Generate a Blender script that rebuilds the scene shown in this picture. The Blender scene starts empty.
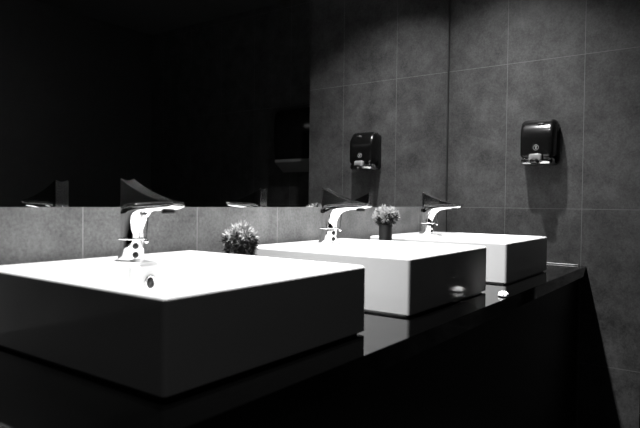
import bpy, bmesh, math, random
from mathutils import Vector, Matrix

random.seed(11)
C = bpy.context.scene.collection
PI = math.pi

# ------------------------------------------------------------------ layout (metres)
EYE = 1.112                 # camera height
D = 1.145                   # mirror / splashback plane (y)
L = 2.634                   # end wall plane (x)
STUB = D - 0.853            # y where the end wall stops
TOP = EYE - 0.260           # counter surface
RIM = EYE - 0.124           # basin rim
EDGE = 0.503                # counter front edge
F, B = 0.588, 1.103         # basin front and back
SX = [(0.474, 0.971), (1.161, 1.658), (1.839, 2.336)]
LEDGE = EYE - 0.0168        # top of splashback, bottom of mirror
CEIL = 2.46

# ------------------------------------------------------------------ materials
def new_mat(name):
    m = bpy.data.materials.new(name)
    m.use_nodes = True
    nt = m.node_tree
    return m, nt, nt.nodes['Principled BSDF']

def plain(name, v, rough, metal=0.0, spec=0.5, coat=0.0, noise=0.0, scale=40):
    m, nt, b = new_mat(name)
    b.inputs['Base Color'].default_value = (v, v, v, 1)
    b.inputs['Roughness'].default_value = rough
    b.inputs['Metallic'].default_value = metal
    b.inputs['Specular IOR Level'].default_value = spec
    b.inputs['Coat Weight'].default_value = coat
    b.inputs['Coat Roughness'].default_value = 0.03
    if noise:
        tc = nt.nodes.new('ShaderNodeTexCoord')
        n = nt.nodes.new('ShaderNodeTexNoise'); n.inputs['Scale'].default_value = scale
        n.inputs['Detail'].default_value = 4
        nt.links.new(tc.outputs['Object'], n.inputs['Vector'])
        r = nt.nodes.new('ShaderNodeMapRange')
        r.inputs['To Min'].default_value = v * (1 - noise); r.inputs['To Max'].default_value = v * (1 + noise)
        nt.links.new(n.outputs['Fac'], r.inputs['Value'])
        nt.links.new(r.outputs['Result'], b.inputs['Base Color'])
    return m

def tile_mat(name, axis, u0, du, v0, dv, dark, light, joint, rough=0.5, spec=0.4, jw=0.0010):
    """stone-look porcelain tile with thin pale joints; axis: world axis running along the wall"""
    m, nt, b = new_mat(name)
    N, K = nt.nodes.new, nt.links.new
    geo = N('ShaderNodeNewGeometry')
    sep = N('ShaderNodeSeparateXYZ'); K(geo.outputs['Position'], sep.inputs[0])
    def dist(out, o, step):
        a = N('ShaderNodeMath'); a.operation = 'SUBTRACT'; K(out, a.inputs[0]); a.inputs[1].default_value = o - 50 * step - step / 2
        mo = N('ShaderNodeMath'); mo.operation = 'MODULO'; K(a.outputs[0], mo.inputs[0]); mo.inputs[1].default_value = step
        s = N('ShaderNodeMath'); s.operation = 'SUBTRACT'; K(mo.outputs[0], s.inputs[0]); s.inputs[1].default_value = step / 2
        ab = N('ShaderNodeMath'); ab.operation = 'ABSOLUTE'; K(s.outputs[0], ab.inputs[0])
        return ab.outputs[0]
    du_ = dist(sep.outputs[axis], u0, du)
    dv_ = dist(sep.outputs['Z'], v0, dv)
    mn = N('ShaderNodeMath'); mn.operation = 'MINIMUM'; K(du_, mn.inputs[0]); K(dv_, mn.inputs[1])
    jm = N('ShaderNodeMapRange'); K(mn.outputs[0], jm.inputs['Value'])
    jm.inputs['From Min'].default_value = jw * 0.6; jm.inputs['From Max'].default_value = jw * 1.4
    jm.inputs['To Min'].default_value = 1; jm.inputs['To Max'].default_value = 0
    n1 = N('ShaderNodeTexNoise'); n1.inputs['Scale'].default_value = 9; n1.inputs['Detail'].default_value = 8; n1.inputs['Roughness'].default_value = 0.7
    n2 = N('ShaderNodeTexNoise'); n2.inputs['Scale'].default_value = 130; n2.inputs['Detail'].default_value = 4; n2.inputs['Roughness'].default_value = 0.7
    K(geo.outputs['Position'], n1.inputs['Vector']); K(geo.outputs['Position'], n2.inputs['Vector'])
    mx = N('ShaderNodeMath'); mx.operation = 'MULTIPLY_ADD'
    K(n1.outputs['Fac'], mx.inputs[0]); mx.inputs[1].default_value = 0.7
    h = N('ShaderNodeMath'); h.operation = 'MULTIPLY'; K(n2.outputs['Fac'], h.inputs[0]); h.inputs[1].default_value = 0.50
    K(h.outputs[0], mx.inputs[2])
    cr = N('ShaderNodeMapRange'); K(mx.outputs[0], cr.inputs['Value'])
    cr.inputs['From Min'].default_value = 0.38; cr.inputs['From Max'].default_value = 0.8
    cr.inputs['To Min'].default_value = dark; cr.inputs['To Max'].default_value = light
    mix = N('ShaderNodeMix'); mix.data_type = 'FLOAT'
    K(jm.outputs['Result'], mix.inputs[0]); K(cr.outputs['Result'], mix.inputs[2]); mix.inputs[3].default_value = joint
    K(mix.outputs[0], b.inputs['Base Color'])
    b.inputs['Roughness'].default_value = rough
    b.inputs['Specular IOR Level'].default_value = spec
    bp = N('ShaderNodeBump'); bp.inputs['Strength'].default_value = 0.15; bp.inputs['Distance'].default_value = 0.002
    K(mx.outputs[0], bp.inputs['Height']); K(bp.outputs['Normal'], b.inputs['Normal'])
    return m

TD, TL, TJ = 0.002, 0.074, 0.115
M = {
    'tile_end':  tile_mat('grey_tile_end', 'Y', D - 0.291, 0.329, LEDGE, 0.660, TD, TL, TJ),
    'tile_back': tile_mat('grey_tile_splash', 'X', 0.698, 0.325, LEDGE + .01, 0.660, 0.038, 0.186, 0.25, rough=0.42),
    'tile_dark': tile_mat('dark_tile', 'Y', 0.0, 0.6, LEDGE, 0.660, 0.010, 0.022, 0.03),
    'tile_dark_x': tile_mat('dark_tile_long', 'X', 0.0, 0.6, LEDGE, 0.660, 0.010, 0.022, 0.03),
    'floor':     plain('dark_floor', 0.012, 0.45, noise=0.4, scale=12),
    'ceiling':   plain('dark_ceiling', 0.012, 0.8, noise=0.1),
    'ceramic':   plain('white_ceramic', 0.64, 0.10, spec=0.5, noise=0.01),
    'stone':     plain('black_polished_stone', 0.0005, 0.045, spec=0.5, noise=0.5, scale=200),
    'panel':     plain('black_panel', 0.001, 0.4, spec=0.2, noise=0.2),
    'chrome':    plain('chrome', 0.92, 0.06, metal=1.0, noise=0.01),
    'dchrome':   plain('smoked_chrome', 0.45, 0.11, metal=1.0, noise=0.01),
    'black':     plain('gloss_black_plastic', 0.006, 0.12, spec=0.5, noise=0.2),
    'cover':     plain('satin_black_plastic', 0.003, 0.2, spec=0.4, noise=0.2),
    'grey':      plain('grey_plastic', 0.19, 0.2, spec=0.6, noise=0.05),
    'rubber':    plain('black_rubber', 0.01, 0.5, noise=0.2),
    'mirror':    plain('mirror_glass', 0.93, 0.0, metal=1.0, noise=0.002),
    'silicone':  plain('pale_silicone', 0.3, 0.3, noise=0.1),
    'joint':     plain('black_joint', 0.006, 0.6, noise=0.2),
    'tissue':    plain('white_tissue', 0.85, 0.8, noise=0.03),
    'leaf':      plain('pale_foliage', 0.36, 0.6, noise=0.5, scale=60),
    'twig_leafshade':  plain('twigs_shaded_leaves', 0.02, 0.6, noise=0.5, scale=60),  # dark twigs, plus leaves with shade put into the colour
    'vase':      plain('dark_vase', 0.012, 0.5, noise=0.3),
}

# ------------------------------------------------------------------ helpers
def obj(name, bm, mat, parent=None, smooth=True, bevel=0.0, segs=3, wn=False):
    bmesh.ops.recalc_face_normals(bm, faces=bm.faces[:])
    me = bpy.data.meshes.new(name)
    bm.to_mesh(me); bm.free()
    o = bpy.data.objects.new(name, me)
    C.objects.link(o)
    me.materials.append(M[mat])
    if smooth:
        for p in me.polygons: p.use_smooth = True
    if bevel:
        md = o.modifiers.new('bevel', 'BEVEL'); md.width = bevel; md.segments = segs
        md.limit_method = 'ANGLE'; md.angle_limit = math.radians(35)
        md.harden_normals = True
    if smooth and wn:
        md = o.modifiers.new('weighted', 'WEIGHTED_NORMAL'); md.weight = 100; md.keep_sharp = False
    if parent: o.parent = parent
    return o

def empty(name, loc):
    o = bpy.data.objects.new(name, None); C.objects.link(o)
    o.location = loc; o.empty_display_size = 0.05
    return o

def tag(o, label, cat, group=None):
    o['label'] = label; o['category'] = cat
    if group: o['group'] = group
    return o

def struct(o):
    o['kind'] = 'structure'; return o

def box(bm, x0, x1, y0, y1, z0, z1):
    v = [bm.verts.new((x, y, z)) for z in (z0, z1) for y in (y0, y1) for x in (x0, x1)]
    for f in ((0, 2, 3, 1), (4, 5, 7, 6), (0, 1, 5, 4), (2, 6, 7, 3), (0, 4, 6, 2), (1, 3, 7, 5)):
        bm.faces.new([v[i] for i in f])
    return v

def rings(bm, loops, cap0=True, cap1=True):
    R = [[bm.verts.new(p) for p in lp] for lp in loops]
    n = len(R[0])
    for a, b in zip(R, R[1:]):
        for i in range(n):
            bm.faces.new((a[i], a[(i + 1) % n], b[(i + 1) % n], b[i]))
    if cap0: bm.faces.new(R[0])
    if cap1: bm.faces.new(R[-1][::-1])
    return R

def lathe(prof, n=32, c=(0, 0, 0), cap0=True, cap1=True):
    bm = bmesh.new()
    rings(bm, [[(c[0] + r * math.cos(2 * PI * i / n), c[1] + r * math.sin(2 * PI * i / n), c[2] + z) for i in range(n)] for r, z in prof], cap0, cap1)
    return bm

def tube(bm, pts, r, n=10):
    P = [Vector(p) for p in pts]; loops = []
    for i, p in enumerate(P):
        t = (P[min(i + 1, len(P) - 1)] - P[max(i - 1, 0)]).normalized()
        a = t.cross(Vector((0.31, 0.2, 0.93)))
        if a.length < 1e-3: a = t.cross(Vector((1, 0, 0)))
        a.normalize(); b = t.cross(a)
        rr = r[i] if isinstance(r, (list, tuple)) else r
        loops.append([p + a * rr * math.cos(2 * PI * k / n) + b * rr * math.sin(2 * PI * k / n) for k in range(n)])
    rings(bm, loops)

def rrect(x0, x1, y0, y1, r, z, n=6):
    out = []
    for cx, cy, a0 in ((x1 - r, y1 - r, 0), (x0 + r, y1 - r, 90), (x0 + r, y0 + r, 180), (x1 - r, y0 + r, 270)):
        for k in range(n + 1):
            a = math.radians(a0 + 90 * k / n)
            out.append((cx + r * math.cos(a), cy + r * math.sin(a), z))
    return out

def disc_on(name, c, nrm, r, h, mat, parent, n=20):
    """short round plug with a domed lip, standing on a surface point c with normal nrm"""
    nrm = Vector(nrm).normalized()
    a = nrm.cross(Vector((0, 0, 1)))
    if a.length < 1e-3: a = Vector((1, 0, 0))
    a.normalize(); b = nrm.cross(a); c = Vector(c)
    bm = bmesh.new()
    rings(bm, [[c + nrm * d + a * q * math.cos(2 * PI * k / n) + b * q * math.sin(2 * PI * k / n) for k in range(n)]
               for q, d in ((r, -h), (r, h * .6), (r * .85, h), (r * .3, h * 1.05))])
    return obj(name, bm, mat, parent)

def cbox(name, mat, *a, bevel=0.0, parent=None):
    bm = bmesh.new(); box(bm, *a)
    return obj(name, bm, mat, parent, smooth=bool(bevel), bevel=bevel)

# ------------------------------------------------------------------ the room
X0, Y0, XF = -1.6, -1.6, 2.984
struct(cbox('floor', 'floor', X0, XF + .1, Y0, D + .12, -0.1, 0))
struct(cbox('ceiling', 'ceiling', X0, XF + .1, Y0, D + .12, CEIL, CEIL + .1))
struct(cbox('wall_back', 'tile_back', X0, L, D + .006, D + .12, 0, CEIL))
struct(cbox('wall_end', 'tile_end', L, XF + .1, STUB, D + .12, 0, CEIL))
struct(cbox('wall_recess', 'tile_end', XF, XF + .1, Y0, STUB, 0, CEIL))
struct(cbox('wall_front', 'tile_dark_x', X0, XF + .1, Y0 - .1, Y0, 0, CEIL))
struct(cbox('wall_left', 'tile_dark', X0 - .1, X0, Y0, D + .12, 0, CEIL))
# tiled upstand under the mirror
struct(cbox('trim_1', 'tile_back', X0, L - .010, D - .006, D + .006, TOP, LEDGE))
struct(cbox('trim_2', 'joint', L - .010, L, D - .007, D + .006, TOP, CEIL))       # dark open joint in the corner

# mirror
t = empty('wall_mirror', (0.55, D, LEDGE))
tag(t, 'wide frameless wall mirror above the grey tiled splashback', 'mirror')
o = cbox('glass', 'mirror', -1.2 - .55, L - .010 - .55, -.004, .006, 0, 1.25); o.parent = t

# counter
t = empty('vanity_counter', (0, EDGE, 0))
tag(t, 'long polished black stone counter carrying the three white basins', 'counter')
bm = bmesh.new(); box(bm, -.35, L - .001, 0, D - .0065 - EDGE, TOP - .04, TOP)
obj('worktop', bm, 'stone', t, smooth=False)
bm = bmesh.new(); box(bm, -.33, L - .001, .03, .05, 0, TOP - .04)
obj('apron_panel', bm, 'panel', t, smooth=False)

# silicone bead along the end wall
bm = bmesh.new()
tube(bm, [(L - .003, y, TOP + .0028 + random.uniform(-.0002, .0002)) for y in [.535 + .02 * i for i in range(30)]], .0025, 8)
struct(obj('trim_3', bm, 'silicone'))

# ------------------------------------------------------------------ basins
W = SX[0][1] - SX[0][0]; DP = B - F; H = RIM - TOP
def make_basin():
    t = empty('washbasin', (0, 0, 0))                      # origin: front left corner on the counter
    bm = bmesh.new()
    r = .008; g = .004
    wall = .016; deck = .158
    lo = []
    lo.append(rrect(.006, W - .006, .006, DP - .006, r, g))
    lo.append(rrect(.0015, W - .0015, .0015, DP - .0015, r, g + .0005))
    lo.append(rrect(0, W, 0, DP, r, g + .002))
    lo.append(rrect(0, W, 0, DP, r, H - .007))
    for k in range(1, 6):
        a = PI / 2 * k / 5; q = .007 * (1 - math.cos(a))
        lo.append(rrect(q, W - q, q, DP - q, r, H - .007 + .007 * math.sin(a)))
    x0, x1, y0, y1 = wall, W - wall, wall, DP - deck
    for k in range(0, 5):
        a = PI / 2 * k / 4; q = .006 * math.sin(a)
        lo.append(rrect(x0 - .006 + q, x1 + .006 - q, y0 - .006 + q, y1 + .006 - q, .022, H - .006 * (1 - math.cos(a))))
    lo.append(rrect(x0 + .006, x1 - .006, y0 + .006, y1 - .003, .024, H - .088))
    for k in range(1, 5):
        a = PI / 2 * k / 4; q = .020 * (1 - math.cos(a))
        lo.append(rrect(x0 + .006 + q, x1 - .006 - q, y0 + .006 + q, y1 - .003 - q, .024, H - .088 - .020 * math.sin(a)))
    cx, cy = W / 2, (y0 + y1) / 2
    last = lo[-1]
    lo.append([(cx + (p[0] - cx) * .12, cy + (p[1] - cy) * .12, H - .113) for p in last])
    rings(bm, lo)
    obj('bowl', bm, 'ceramic', t, wn=True)
    bm = bmesh.new()
    rings(bm, [rrect(.010, W - .010, .010, DP - .010, .008, z) for z in (0.0, g + .002)])
    obj('foot', bm, 'ceramic', t, smooth=False)
    # raised strip added for the shaded band below the faucet; holds the overflow
    bm = bmesh.new()
    ly = y1 - .0005
    rings(bm, [[(cx + sx * s, ly - d, z) for sx, z in ((-1, H - .006), (-1, H - .085), (1, H - .085), (1, H - .006))]
               for s, d in ((.047, -.004), (.045, .002), (.041, .0032))])
    obj('shade_strip', bm, 'ceramic', t, bevel=.001)
    bm = bmesh.new()
    n = 28; oz = H - .040
    rings(bm, [[(cx + q * math.cos(2 * PI * k / n), ly - d, oz + 1.15 * q * math.sin(2 * PI * k / n)) for k in range(n)]
               for q, d in ((.0125, .000), (.0125, .0055), (.0105, .0062), (.0092, .0050), (.0088, .0042))])
    rg = obj('overflow_ring', bm, 'chrome', t)
    bm = bmesh.new()
    rings(bm, [[(cx + q * math.cos(2 * PI * k / n), ly - d, oz + 1.15 * q * math.sin(2 * PI * k / n)) for k in range(n)]
               for q, d in ((.0086, .003), (.0086, .0046))])
    obj('overflow_hole', bm, 'rubber', rg)
    bm = lathe([(.030, H - .1128), (.031, H - .109), (.026, H - .107), (.012, H - .1055)], 32, (cx, cy, 0))
    obj('drain', bm, 'chrome', t)
    return t

# ------------------------------------------------------------------ faucets
def section(fr, bk, w, n=28, e=2.5):
    c = ((fr[0] + bk[0]) / 2, (fr[1] + bk[1]) / 2); h = ((bk[0] - fr[0]) / 2, (bk[1] - fr[1]) / 2)
    out = []
    for k in range(n):
        a = 2 * PI * k / n; ca, sa = math.cos(a), math.sin(a)
        p = math.copysign(abs(ca) ** (2 / e), ca); q = math.copysign(abs(sa) ** (2 / e), sa)
        out.append((w * q, -(c[0] + h[0] * p), c[1] + h[1] * p))     # forward is -y
    return out

def make_faucet():
    t = empty('basin_faucet', (0, 0, 0))                   # origin: centre of the foot on the basin rim
    bm = bmesh.new()
    S = [((.0235, .000), (-.036, .000), .0240, 2.0), ((.0238, .002), (-.0355, .002), .0243, 2.0),
         ((.0240, .010), (-.030, .010), .0238, 2.0), ((.0243, .024), (-.0245, .024), .0236, 2.0),
         ((.0245, .042), (-.0215, .042), .0238, 2.1), ((.0250, .054), (-.024, .054), .0222, 2.2),
         ((.0270, .066), (-.028, .070), .0215, 2.2), ((.0325, .077), (-.030, .086), .0215, 2.2),
         ((.0400, .087), (-.028, .101), .0215, 2.2), ((.050, .0945), (-.016, .1110), .0215, 2.2),
         ((.064, .0990), (.010, .1150), .0212, 2.3), ((.085, .1020), (.045, .1160), .0208, 2.3),
         ((.110, .1040), (.085, .1170), .0202, 2.4), ((.132, .1068), (.124, .1180), .0195, 2.5),
         ((.141, .1098), (.140, .1182), .0180, 2.6), ((.143, .1125), (.143, .1170), .015, 2.4)]
    rings(bm, [section(a, b, w, e=e) for a, b, w, e in S])
    obj('body', bm, 'chrome', t)
    # lever: broad wedge rising to the back, dished on top
    bm = bmesh.new()
    V = [(-.0170, .0960, .1675, .0160), (-.0155, .0950, .1680, .0166), (-.005, .1130, .1625, .0170), (.015, .1165, .1530, .0174), (.040, .1180, .1430, .0178),
         (.070, .1190, .1335, .0180), (.100, .1196, .1265, .0180), (.128, .1199, .1225, .0176), (.145, .1190, .1206, .0160)]
    loops = []
    for s, zb, zt, w in V:
        d = min(.004, (zt - zb) * .35); e = .0015
        loops.append([(-w + e, -s, zb), (w - e, -s, zb), (w, -s, zb + e * .5), (w, -s, zt - e * .4), (w - .002, -s, zt),
                      (w * .5, -s, zt - d * .7), (0, -s, zt - d), (-w * .5, -s, zt - d * .7), (-w + .002, -s, zt), (-w, -s, zt - e * .4), (-w, -s, zb + e * .5)])
    rings(bm, loops)
    o = obj('lever', bm, 'dchrome', t, smooth=True, bevel=.0009, segs=2)
    # collar, aerator, front buttons, lift rod
    bm = lathe([(.0225, .0425), (.0300, .0440), (.0310, .0452), (.0300, .0464), (.0215, .0480)], 36)
    obj('collar', bm, 'chrome', t)
    bm = lathe([(.0125, .0985), (.0132, .0995), (.0132, .1050), (.010, .1060)], 28, (0, -.113, 0))
    o = obj('aerator', bm, 'rubber', t)
    disc_on('front_button', (-.008, -.0230, .0310), (-.25, -1, 0), .0062, .0016, 'rubber', t)
    disc_on('front_button', (-.008, -.0228, .0130), (-.25, -1, 0), .0062, .0016, 'rubber', t)
    bm = bmesh.new(); tube(bm, [(.008, -.040, .0900), (.008, -.036, .046)], .0015, 8)
    ro = obj('lift_rod', bm, 'rubber', t)
    bm = lathe([(.001, .036), (.0036, .0378), (.0042, .041), (.0036, .0445), (.001, .0465)], 16, (.008, -.036, 0))
    obj('rod_knob', bm, 'chrome', ro)
    return t

def copy_tree(o, parent=None):
    c = o.copy(); C.objects.link(c); c.parent = parent
    for ch in [k for k in bpy.data.objects if k.parent == o]:
        copy_tree(ch, c)
    return c

basin = make_basin()
faucet = make_faucet()
BL = ['nearest white square vessel basin, biggest in view, its two shown sides in shade',
      'middle white square vessel basin between the two other basins, left side brightly lit',
      'farthest white square vessel basin, next to the tiled end wall']
FL = ['chrome single lever faucet on the nearest white basin',
      'chrome single lever faucet on the middle white basin',
      'chrome single lever faucet on the farthest white basin by the end wall']
for i, (a, b) in enumerate(SX):
    o = basin if i == 0 else copy_tree(basin)
    o.location = (a, F, TOP); tag(o, BL[i], 'sink', 'white basins on the black counter')
    o = faucet if i == 0 else copy_tree(faucet)
    o.location = ((a + b) / 2 + (0, .018, .036)[i], 1.000, RIM); tag(o, FL[i], 'faucet', 'chrome faucets on the basins')

# ------------------------------------------------------------------ potted plants
def make_plant(x, y, zc, rad, squash, label, seed, lobes, shade_low, sink=.72):
    rnd = random.Random(seed)
    t = empty('potted_plant', (x, y, TOP)); tag(t, label, 'plant', 'small potted plants between the basins')
    zl = zc - TOP
    hp = zl - rad * squash * sink
    bm = lathe([(.020, 0), (.0215, .002), (.0225, hp * .5), (.0235, hp - .003), (.0225, hp), (.0195, hp - .001), (.018, hp - .012)], 28)
    obj('vase', bm, 'vase', t)
    bm = bmesh.new(); bmd = bmesh.new()
    tube(bmd, [(0, 0, hp - .012), (.002, .001, zl - .02), (0, 0, zl)], [.008, .006, .004], 8)
    gold = PI * (3 - math.sqrt(5))
    for i in range(lobes):
        zz = 1 - 2 * (i + .5) / lobes; rr = math.sqrt(max(0, 1 - zz * zz))
        d = Vector((rr * math.cos(gold * i), rr * math.sin(gold * i), zz))
        d = (d + Vector((rnd.uniform(-.2, .2), rnd.uniform(-.2, .2), rnd.uniform(-.15, .15)))).normalized()
        c = Vector((d.x, d.y, d.z * squash)) * rad * rnd.uniform(.52, .72)
        c.z += zl
        low = d.z < -.1 + shade_low or rnd.random() < .13  # lower rosettes and a few others carry shade in their leaf colour
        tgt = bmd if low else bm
        # twig from the heart of the plant to the rosette
        tube(bmd, [(0, 0, zl - rad * .3), tuple(c)], [.0022, .0012], 5)
        for k in range(46):
            q = Vector((rnd.gauss(0, 1), rnd.gauss(0, 1), rnd.gauss(0, 1)))
            q = (q.normalized() + d * .75).normalized()
            ln = rad * rnd.uniform(.24, .48); wd = rnd.uniform(.0009, .0020)
            sd = q.cross(Vector((rnd.uniform(-1, 1), rnd.uniform(-1, 1), rnd.uniform(-1, 1)))).normalized()
            up = q.cross(sd)
            pv = None
            for s, ww in ((0, .6), (.45, 1), (.8, .7), (1, .12)):
                p = c + q * ln * s + up * ln * .22 * s * s
                v = [tgt.verts.new(p + sd * wd * ww), tgt.verts.new(p - sd * wd * ww)]
                if pv: tgt.faces.new((pv[0], pv[1], v[1], v[0]))
                pv = v
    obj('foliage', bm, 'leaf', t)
    o = obj('inner_foliage', bmd, 'twig_leafshade', t)
    o['label'] = 'twigs, and leaves coloured darker for shade, under the pale crown'
    return t

make_plant(1.065, 1.022, EYE - .106, .048, 1.24, 'small tufted plant, shade coloured into its lower leaves, behind the nearest basin, left of the middle faucet', 3, 44, .30, 1.05)
make_plant(1.752, .985, EYE - .046, .047, .86, 'small round pale plant in a dark vase between the middle and farthest faucets', 8, 40, -.35)

# ------------------------------------------------------------------ soap dispenser on the end wall
def make_soap():
    yc, zb, zt = .695, EYE + .168, EYE + .372
    t = empty('soap_dispenser', (L, yc, zb))
    tag(t, 'black glossy wall soap dispenser on the grey tiled end wall', 'soap dispenser')
    h = zt - zb
    # back plate
    bm = bmesh.new()
    rings(bm, [[(x, p[0], p[1]) for p in [(q[0], q[1]) for q in rrect(-.075, .075, .006, h - .010, .018, 0)]] for x in (0, -.030)])
    obj('back_plate', bm, 'black', t, bevel=.002)
    # cover: profile swells out in the middle, rounded at the top
    bm = bmesh.new(); loops = []
    prof = [(.030, .040, .010), (.060, .036, .004), (.084, .034, .012), (.092, .060, .020), (.095, h * .55, 0)]
    def ring(x, ins, top, bot, r):
        return [(-x, p[0], p[1]) for p in [(q[0], q[1]) for q in rrect(-.0745 + ins, .0745 - ins, bot, top, r, 0, 6)]]
    loops = [ring(.026, .000, h, .034, .022), ring(.050, .001, h - .001, .034, .022), ring(.060, .002, h - .005, .034, .021),
             ring(.083, .005, h - .034, .035, .018), ring(.0905, .009, h - .054, .037, .016), ring(.0933, .016, h - .072, .042, .014), ring(.0945, .026, h - .088, .050, .010)]
    rings(bm, loops)
    obj('cover', bm, 'cover', t)
    # clear lower band
    bm = bmesh.new()
    loops = [ring(.024, .003, .036, .004, .012), ring(.070, .004, .036, .004, .012), ring(.084, .008, .036, .006, .012), ring(.089, .014, .034, .010, .010)]
    rings(bm, loops)
    obj('lower_band', bm, 'dchrome', t)
    # push bar and nozzle
    bm = bmesh.new()
    rings(bm, [[(-x, p[0], p[1]) for p in [(q[0], q[1]) for q in rrect(-.027 + i, .027 - i, .018, .050, .008, 0, 5)]] for x, i in ((.085, 0), (.106, 0), (.112, .004), (.114, .010))])
    pb = obj('push_bar', bm, 'grey', t)
    bm = bmesh.new()
    rings(bm, [[(-x, p[0], p[1]) for p in [(q[0], q[1]) for q in rrect(-.018 + i, .018 - i, .008, .026, .006, 0, 5)]] for x, i in ((.085, 0), (.122, 0), (.126, .003))])
    obj('nozzle', bm, 'black', pb)
    # round emblem with a small figure in it, and a level slot near the top
    n = 32; em = bmesh.new()
    ez = .078; ey = 0.0
    rings(em, [[(-x, ey + q * math.cos(2 * PI * k / n), ez + q * math.sin(2 * PI * k / n)) for k in range(n)] for q, x in
               ((.0120, .0945), (.0120, .0966), (.0102, .0966), (.0102, .0945))], False, False)
    e = obj('emblem_ring', em, 'grey', t)
    em = bmesh.new()
    box(em, -.0966, -.0945, ey - .0030, ey + .0030, ez - .0062, ez + .0022)
    box(em, -.0966, -.0945, ey - .0052, ey + .0052, ez + .0034, ez + .0066)
    obj('emblem_mark', em, 'grey', e, bevel=.0005)
    em = bmesh.new()
    rings(em, [[(-x, p[0], p[1]) for p in [(q[0], q[1]) for q in rrect(-.030, -.002, h - .030, h - .020, .004, 0, 5)]] for x in (.060, .0815)])
    obj('level_window', em, 'rubber', t)
    return t
make_soap()

# ------------------------------------------------------------------ paper towel dispenser on the recess wall (seen in the mirror)
def make_towel():
    y0, y1 = -.175, .150; h = .41
    t = empty('paper_towel_dispenser', (XF + .003, 0, EYE + .195))
    tag(t, 'large black paper towel dispenser, seen only in the mirror beside the tiled wall edge', 'towel dispenser')
    def pr(ins, grow):
        return [(-.0, grow), (-.10 - grow, 0)]
    bm = bmesh.new()
    side = [(0, .070), (-.095, .070), (-.120, .085), (-.132, .20), (-.130, .34), (-.118, .385), (-.095, .405), (-.05, .41), (0, .41)]
    loops = []
    for y, ins in ((y0, .010), (y0 + .006, .003), (y0 + .014, 0), (y1 - .014, 0), (y1 - .006, .003), (y1, .010)):
        loops.append([(min(0, x + ins) if x < 0 else 0, y, (z - ins if z > .2 else z + ins)) for x, z in side])
    rings(bm, loops)
    obj('housing', bm, 'black', t, smooth=True, bevel=.006)
    bm = bmesh.new()
    side = [(0, .0), (-.030, .0), (-.118, .062), (-.120, .080), (0, .080)]
    rings(bm, [[(x, y, z) for x, z in side] for y in (y0 + .004, y1 - .004)])
    obj('paper_chute', bm, 'grey', t, smooth=False, bevel=.003)['label'] = 'sloping grey outlet'
make_towel()

# ------------------------------------------------------------------ crumpled tissue on the counter edge
bm = bmesh.new()
bmesh.ops.create_icosphere(bm, subdivisions=4, radius=1)
from mathutils import noise
for v in bm.verts:
    p = v.co.copy()
    k = 1 + .28 * noise.noise(p * 2.1) + .20 * abs(noise.noise(p * 4.3 + Vector((3, 1, 2))))
    v.co = Vector((p.x * .017 * k, p.y * .013 * k, max(0, (p.z * .8 + .45) * .0105 * k)))
o = obj('crumpled_tissue', bm, 'tissue'); o.location = (1.606, .521, TOP)
o.rotation_euler = (0, 0, .4)
tag(o, 'tiny crumpled white tissue near the counter front edge, between middle and farthest basins', 'tissue')

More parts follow.
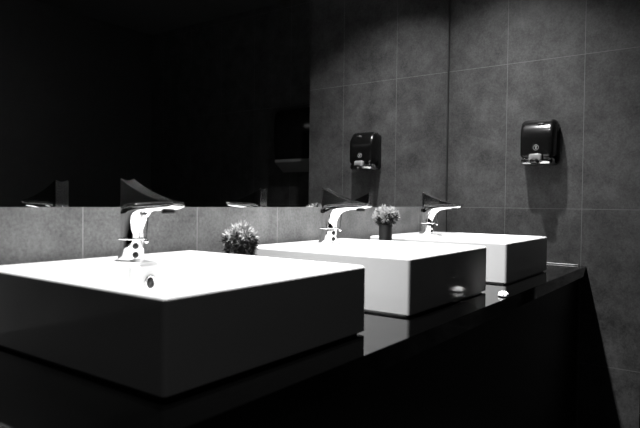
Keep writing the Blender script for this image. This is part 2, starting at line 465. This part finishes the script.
# ------------------------------------------------------------------ light: three recessed ceiling downlights over the basins
def spot(name, x, y, power, half=58, k=6.0, base=0.20):
    l = bpy.data.lights.new(name, 'SPOT'); l.energy = power; l.spot_size = math.radians(2 * half); l.spot_blend = .7
    l.shadow_soft_size = .022
    l.use_nodes = True
    nt = l.node_tree; em = nt.nodes['Emission']
    N, K = nt.nodes.new, nt.links.new
    tc = N('ShaderNodeTexCoord'); sp = N('ShaderNodeSeparateXYZ'); K(tc.outputs['Normal'], sp.inputs[0])
    ab = N('ShaderNodeMath'); ab.operation = 'ABSOLUTE'; K(sp.outputs['Z'], ab.inputs[0])
    ac = N('ShaderNodeMath'); ac.operation = 'ARCCOSINE'; K(ab.outputs[0], ac.inputs[0])
    sq = N('ShaderNodeMath'); sq.operation = 'MULTIPLY'; K(ac.outputs[0], sq.inputs[0]); K(ac.outputs[0], sq.inputs[1])
    ng = N('ShaderNodeMath'); ng.operation = 'MULTIPLY'; K(sq.outputs[0], ng.inputs[0]); ng.inputs[1].default_value = -k
    ex = N('ShaderNodeMath'); ex.operation = 'EXPONENT'; K(ng.outputs[0], ex.inputs[0])
    ad = N('ShaderNodeMath'); ad.operation = 'ADD'; K(ex.outputs[0], ad.inputs[0]); ad.inputs[1].default_value = base
    K(ad.outputs[0], em.inputs['Strength'])
    o = bpy.data.objects.new(name, l); C.objects.link(o); o.location = (x, y, CEIL - .03)
    return o
for i, (a, b) in enumerate(SX):
    spot('ceiling_downlight', (a + b) / 2, D - .285, 305)

# added unseen fill panel, above and behind the camera, lifts the basin fronts
l = bpy.data.lights.new('added_fill_light', 'AREA'); l.shape = 'SQUARE'; l.size = .6; l.energy = 1.5
o = bpy.data.objects.new('added_fill_light', l); C.objects.link(o); o.location = (-.3, -.95, CEIL - .02)

w = bpy.data.worlds.new('world'); bpy.context.scene.world = w; w.use_nodes = True
w.node_tree.nodes['Background'].inputs['Color'].default_value = (0, 0, 0, 1)

# ------------------------------------------------------------------ camera
yaw, pi_, ro = 0.627, -0.0208, -0.0116
fw = Vector((math.cos(yaw) * math.cos(pi_), math.sin(yaw) * math.cos(pi_), math.sin(pi_)))
rt = Vector((math.sin(yaw), -math.cos(yaw), 0))
up = rt.cross(fw)
r2 = rt * math.cos(ro) - up * math.sin(ro); u2 = rt * math.sin(ro) + up * math.cos(ro)
cam = bpy.data.cameras.new('camera'); co = bpy.data.objects.new('camera', cam); C.objects.link(co)
co.matrix_world = Matrix(((r2.x, u2.x, -fw.x, 0), (r2.y, u2.y, -fw.y, 0), (r2.z, u2.z, -fw.z, EYE), (0, 0, 0, 1)))
cam.sensor_width = 36; cam.lens = 36 * 570.4 / 640; cam.clip_start = .01
cam.dof.use_dof = True; cam.dof.focus_distance = 2.2; cam.dof.aperture_fstop = 5.6
sc = bpy.context.scene
sc.camera = co
sc.view_settings.view_transform = 'Standard'; sc.view_settings.look = 'None'
sc.view_settings.gamma = 1; sc.view_settings.exposure = 0; sc.view_settings.use_curve_mapping = False
sc.cycles.caustics_reflective = False; sc.cycles.caustics_refractive = False
sc.cycles.max_bounces = 10; sc.cycles.glossy_bounces = 8
